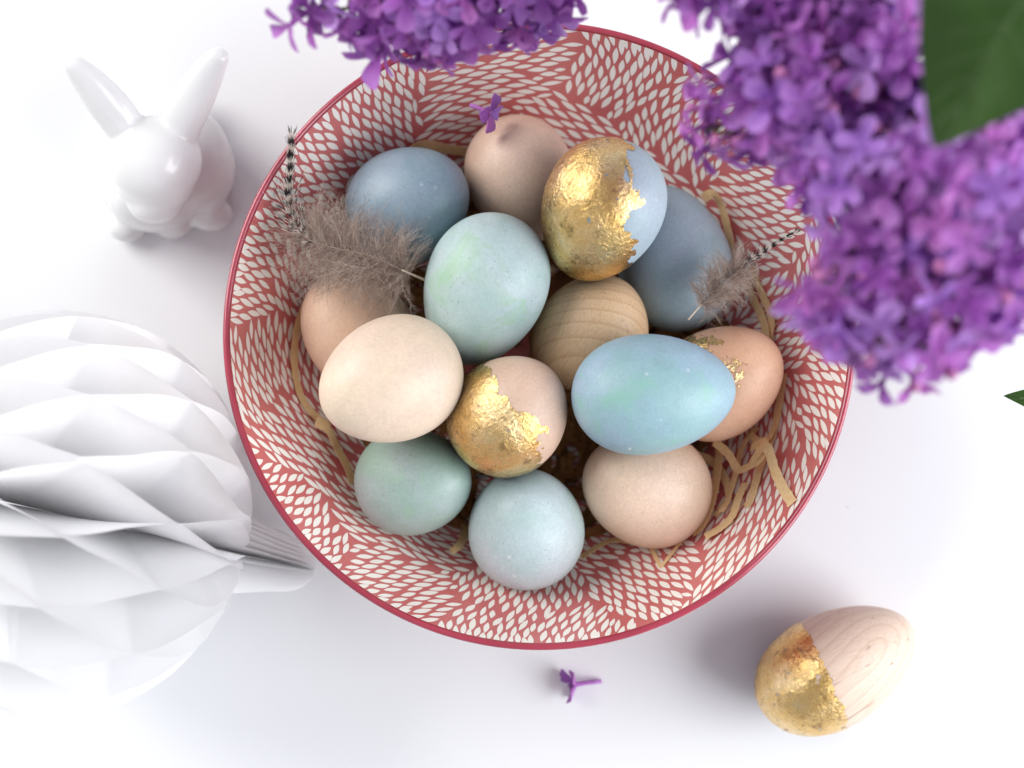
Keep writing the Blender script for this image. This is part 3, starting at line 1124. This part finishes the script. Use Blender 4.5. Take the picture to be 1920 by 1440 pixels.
def panicle(label, base, tip_, rmax, count, seed, buds=.1, size=1.0, stem_from=None, taper=.35):
    """flower head: florets on thin pedicels all round a tapering axis"""
    r = random.Random(seed)
    base, tip_ = Vector(base), Vector(tip_)
    ax = tip_ - base; Lx = ax.length; ax.normalize()
    f = thing('lilac_flower_head', label, 'lilac', base, None, 'lilac flower heads')
    s1 = ax.cross(Vector((.2, .1, 1))).normalized(); s2 = ax.cross(s1)
    st = MB()
    if stem_from is not None:
        sf = Vector(stem_from) - base
        st.add(*tube(spline([sf, sf * .5 + Vector((0, 0, .6)), Vector((0, 0, 0)), ax * Lx * .5, ax * Lx * .92], 20), [.22 - .17 * i / 20 for i in range(21)], 7))
    placed = []
    tries = 0
    lob = [r.uniform(0, 6) for _ in range(4)]
    while len(placed) < count and tries < count * 60:
        tries += 1
        u = r.random() ** .9
        a = r.uniform(0, 2 * math.pi)
        prof = math.sin(math.pi * min(1, (u * (.86 if taper else .72) + .11))) ** .7 * (1 - taper * u)
        lump = 1 + .22 * math.sin(u * 11 + lob[0] + 2 * math.sin(a + lob[1])) + .14 * math.sin(3 * a + lob[2])
        depth = 1.0 if r.random() < .72 else r.uniform(.55, .85)
        rad = rmax * prof * lump * depth
        out = s1 * math.cos(a) + s2 * math.sin(a)
        p = ax * (Lx * u) + out * rad
        if u > .9: p = ax * (Lx * (u + r.uniform(0, .05))) + out * rad * .9
        dmin = .66 * size if depth == 1.0 else .6 * size
        if any((p - q).length < dmin for q in placed): continue
        placed.append(p)
        d = (out * (1.0 if u < .85 else .5) + ax * (.25 + 1.1 * u * u) + Vector((r.uniform(-1, 1), r.uniform(-1, 1), r.uniform(-.6, .8))) * .55).normalized()
        isbud = r.random() < buds * (.4 + 1.4 * u)
        o = bpy.data.objects.new('bud' if isbud else 'floret', BUD if isbud else r.choice(FLORETS))
        col.objects.link(o)
        o.parent = f
        o.location = p * S
        o.rotation_mode = 'QUATERNION'
        o.rotation_quaternion = d.to_track_quat('Z', 'Y') @ Quaternion((0, 0, 1), r.uniform(0, 6.28))
        k = size * r.uniform(.85, 1.12)
        o.scale = (k, k, k)
        e = p - d * (.95 * k if not isbud else .68 * k)
        root = ax * max(0, Lx * u - rad * .55)
        st.add(*tube(spline([root, root.lerp(e, .6) + ax * .1, e], 4), [.07, .06, .05, .045, .04], 5, False))
    st.build('stalks', M['stem'], f)
    return f


panicle('bright purple lilac head hanging lowest, beside the right rim of the bowl', at(1772, 190, 20.0), at(1700, 680, 21.5), 2.7, 300, 41, .10,
        1.04, at(2100, -200, 21), .0)
panicle('dark violet lilac head with pink buds over the upper right rim of the bowl', at(1700, 75, 20.0), at(1310, 255, 18.5), 2.65, 298, 42, .2,
        1.0, at(1900, -300, 21))
panicle('pale lilac head hanging in from the top over the upper rim of the bowl', at(1060, -50, 15.0), at(560, 30, 17.0), 2.0, 190, 43, .06,
        1.02, at(1300, -300, 17))
panicle('purple lilac head cut by the upper edge, between the rim and the big leaf', at(1850, -90, 19.5), at(1285, 5, 20.5), 2.4, 220, 44, .1,
        1.0, at(2000, -300, 20))
panicle('violet lilac head cut by the right edge, below the big leaf', at(2060, -60, 18.5), at(1925, 270, 19.5), 2.2, 170, 45, .06,
        1.02, at(2250, 0, 21))


def leaf(label, base, tip_, width, normal, droop, seed, stalk=None):
    base, tip_ = Vector(base), Vector(tip_)
    ax = tip_ - base; L = ax.length; ax.normalize()
    nn = Vector(normal); nn = (nn - ax * nn.dot(ax)).normalized(); b = ax.cross(nn)
    f = thing('lilac_leaf', label, 'leaf', base, None, 'lilac leaves')
    V, Fc = [], []
    nl, nw = 26, 12
    mid = []
    for i in range(nl + 1):
        u = i / nl
        w = width * .5 * (math.sin(math.pi * u ** .72) ** .85 * (1 - .25 * u) * 1.12 if 0 < u < 1 else 0.001)
        for k in range(nw + 1):
            e = -1 + 2 * k / nw
            p = ax * (L * u) + b * (e * w) + nn * (.16 * abs(e) * w + .05 * math.sin(e * 7 + u * 16) * w * .5 - droop * u * u)
            V.append(p)
            if k == nw // 2: mid.append(p - nn * .01)
    for i in range(nl):
        for k in range(nw):
            a = i * (nw + 1) + k
            Fc.append((a, a + 1, a + nw + 2, a + nw + 1))
    obj('blade', V, Fc, M['leaf'], f)
    mb = MB()
    mb.add(*tube(mid, [.06 - .05 * i / nl for i in range(nl + 1)], 6))
    for i in range(3, nl - 3, 3):
        for sd in (-1, 1):
            cc = [V[min(nl, i + j) * (nw + 1) + nw // 2 + sd * j] - nn * .008 for j in range(0, 6)]
            mb.add(*tube(cc, [.035, .03, .025, .02, .015, .008], 5))
    if stalk is not None: mb.add(*tube(spline([Vector(stalk) - base, (Vector(stalk) - base) * .5 + nn * .2, Vector((0, 0, 0))], 8), .07, 6))
    mb.build('midrib', M['vein'], f)
    return f


leaf('large dark green leaf in the upper right corner, in front of the lilacs', at(2010, -150, 27.5), at(1750, 268, 26.5), 4.3, (-.35, -.1, 1), .6, 1, at(2150, -350, 24))
leaf('small pointed green leaf tip at the right edge, beside the bright lilac head', at(2060, 490, 10), at(1880, 560, 9.5), 1.6, (.1, .5, 1), .2, 2, at(2200, 420, 11))
leaf('lowest small green leaf tip at the right edge, under the bright lilac head', at(2080, 770, 8), at(1884, 738, 7.5), 1.5, (0, .3, 1), .2, 3, at(2250, 780, 9))


# two florets that have dropped
def loose_floret(label, throat, tail, lobes, roll):
    throat, tail = Vector(throat), Vector(tail)
    d = (throat - tail).normalized(); Lt = (throat - tail).length
    q = d.to_track_quat('Z', 'Y') @ Quaternion((0, 0, 1), roll)
    f = thing('lilac_floret', label, 'floret', throat, q, 'fallen lilac florets')
    V, Fc = tube([(0, 0, -Lt), (.01, 0, -Lt * .7), (0, .01, -Lt * .35), (0, 0, -.06), (0, 0, .03)], [.085, .085, .09, .10, .13], 9)
    obj('tube', V, Fc, M['petal'], f)
    for k, (L_, W_, lift, cup) in enumerate(lobes):
        V, Fc = petal(L_, W_, lift, cup, k * math.pi / 2, 0.1 * (k - 1.5), 10, 6)
        o_ = obj('petal', V, Fc, M['petal'], f)
        sm = o_.modifiers.new('thickness', 'SOLIDIFY'); sm.thickness = .0002
    return f


loose_floret('single fallen lilac floret lying on the white table below the bowl', at(1080, 1283, .42), at(1127, 1277, .12),
             [(.68, .42, .75, .5), (.66, .40, .45, .5), (.66, .42, .75, .5), (.62, .4, .3, .5)], .75)
loose_floret('single fallen lilac floret perched above the pinkish beige egg', at(918, 211, 6.75), at(882, 197, 6.5),
             [(.66, .40, .1, .5), (.66, .42, .05, .5), (.7, .42, .25, .5), (.6, .38, .2, .5)], .5)
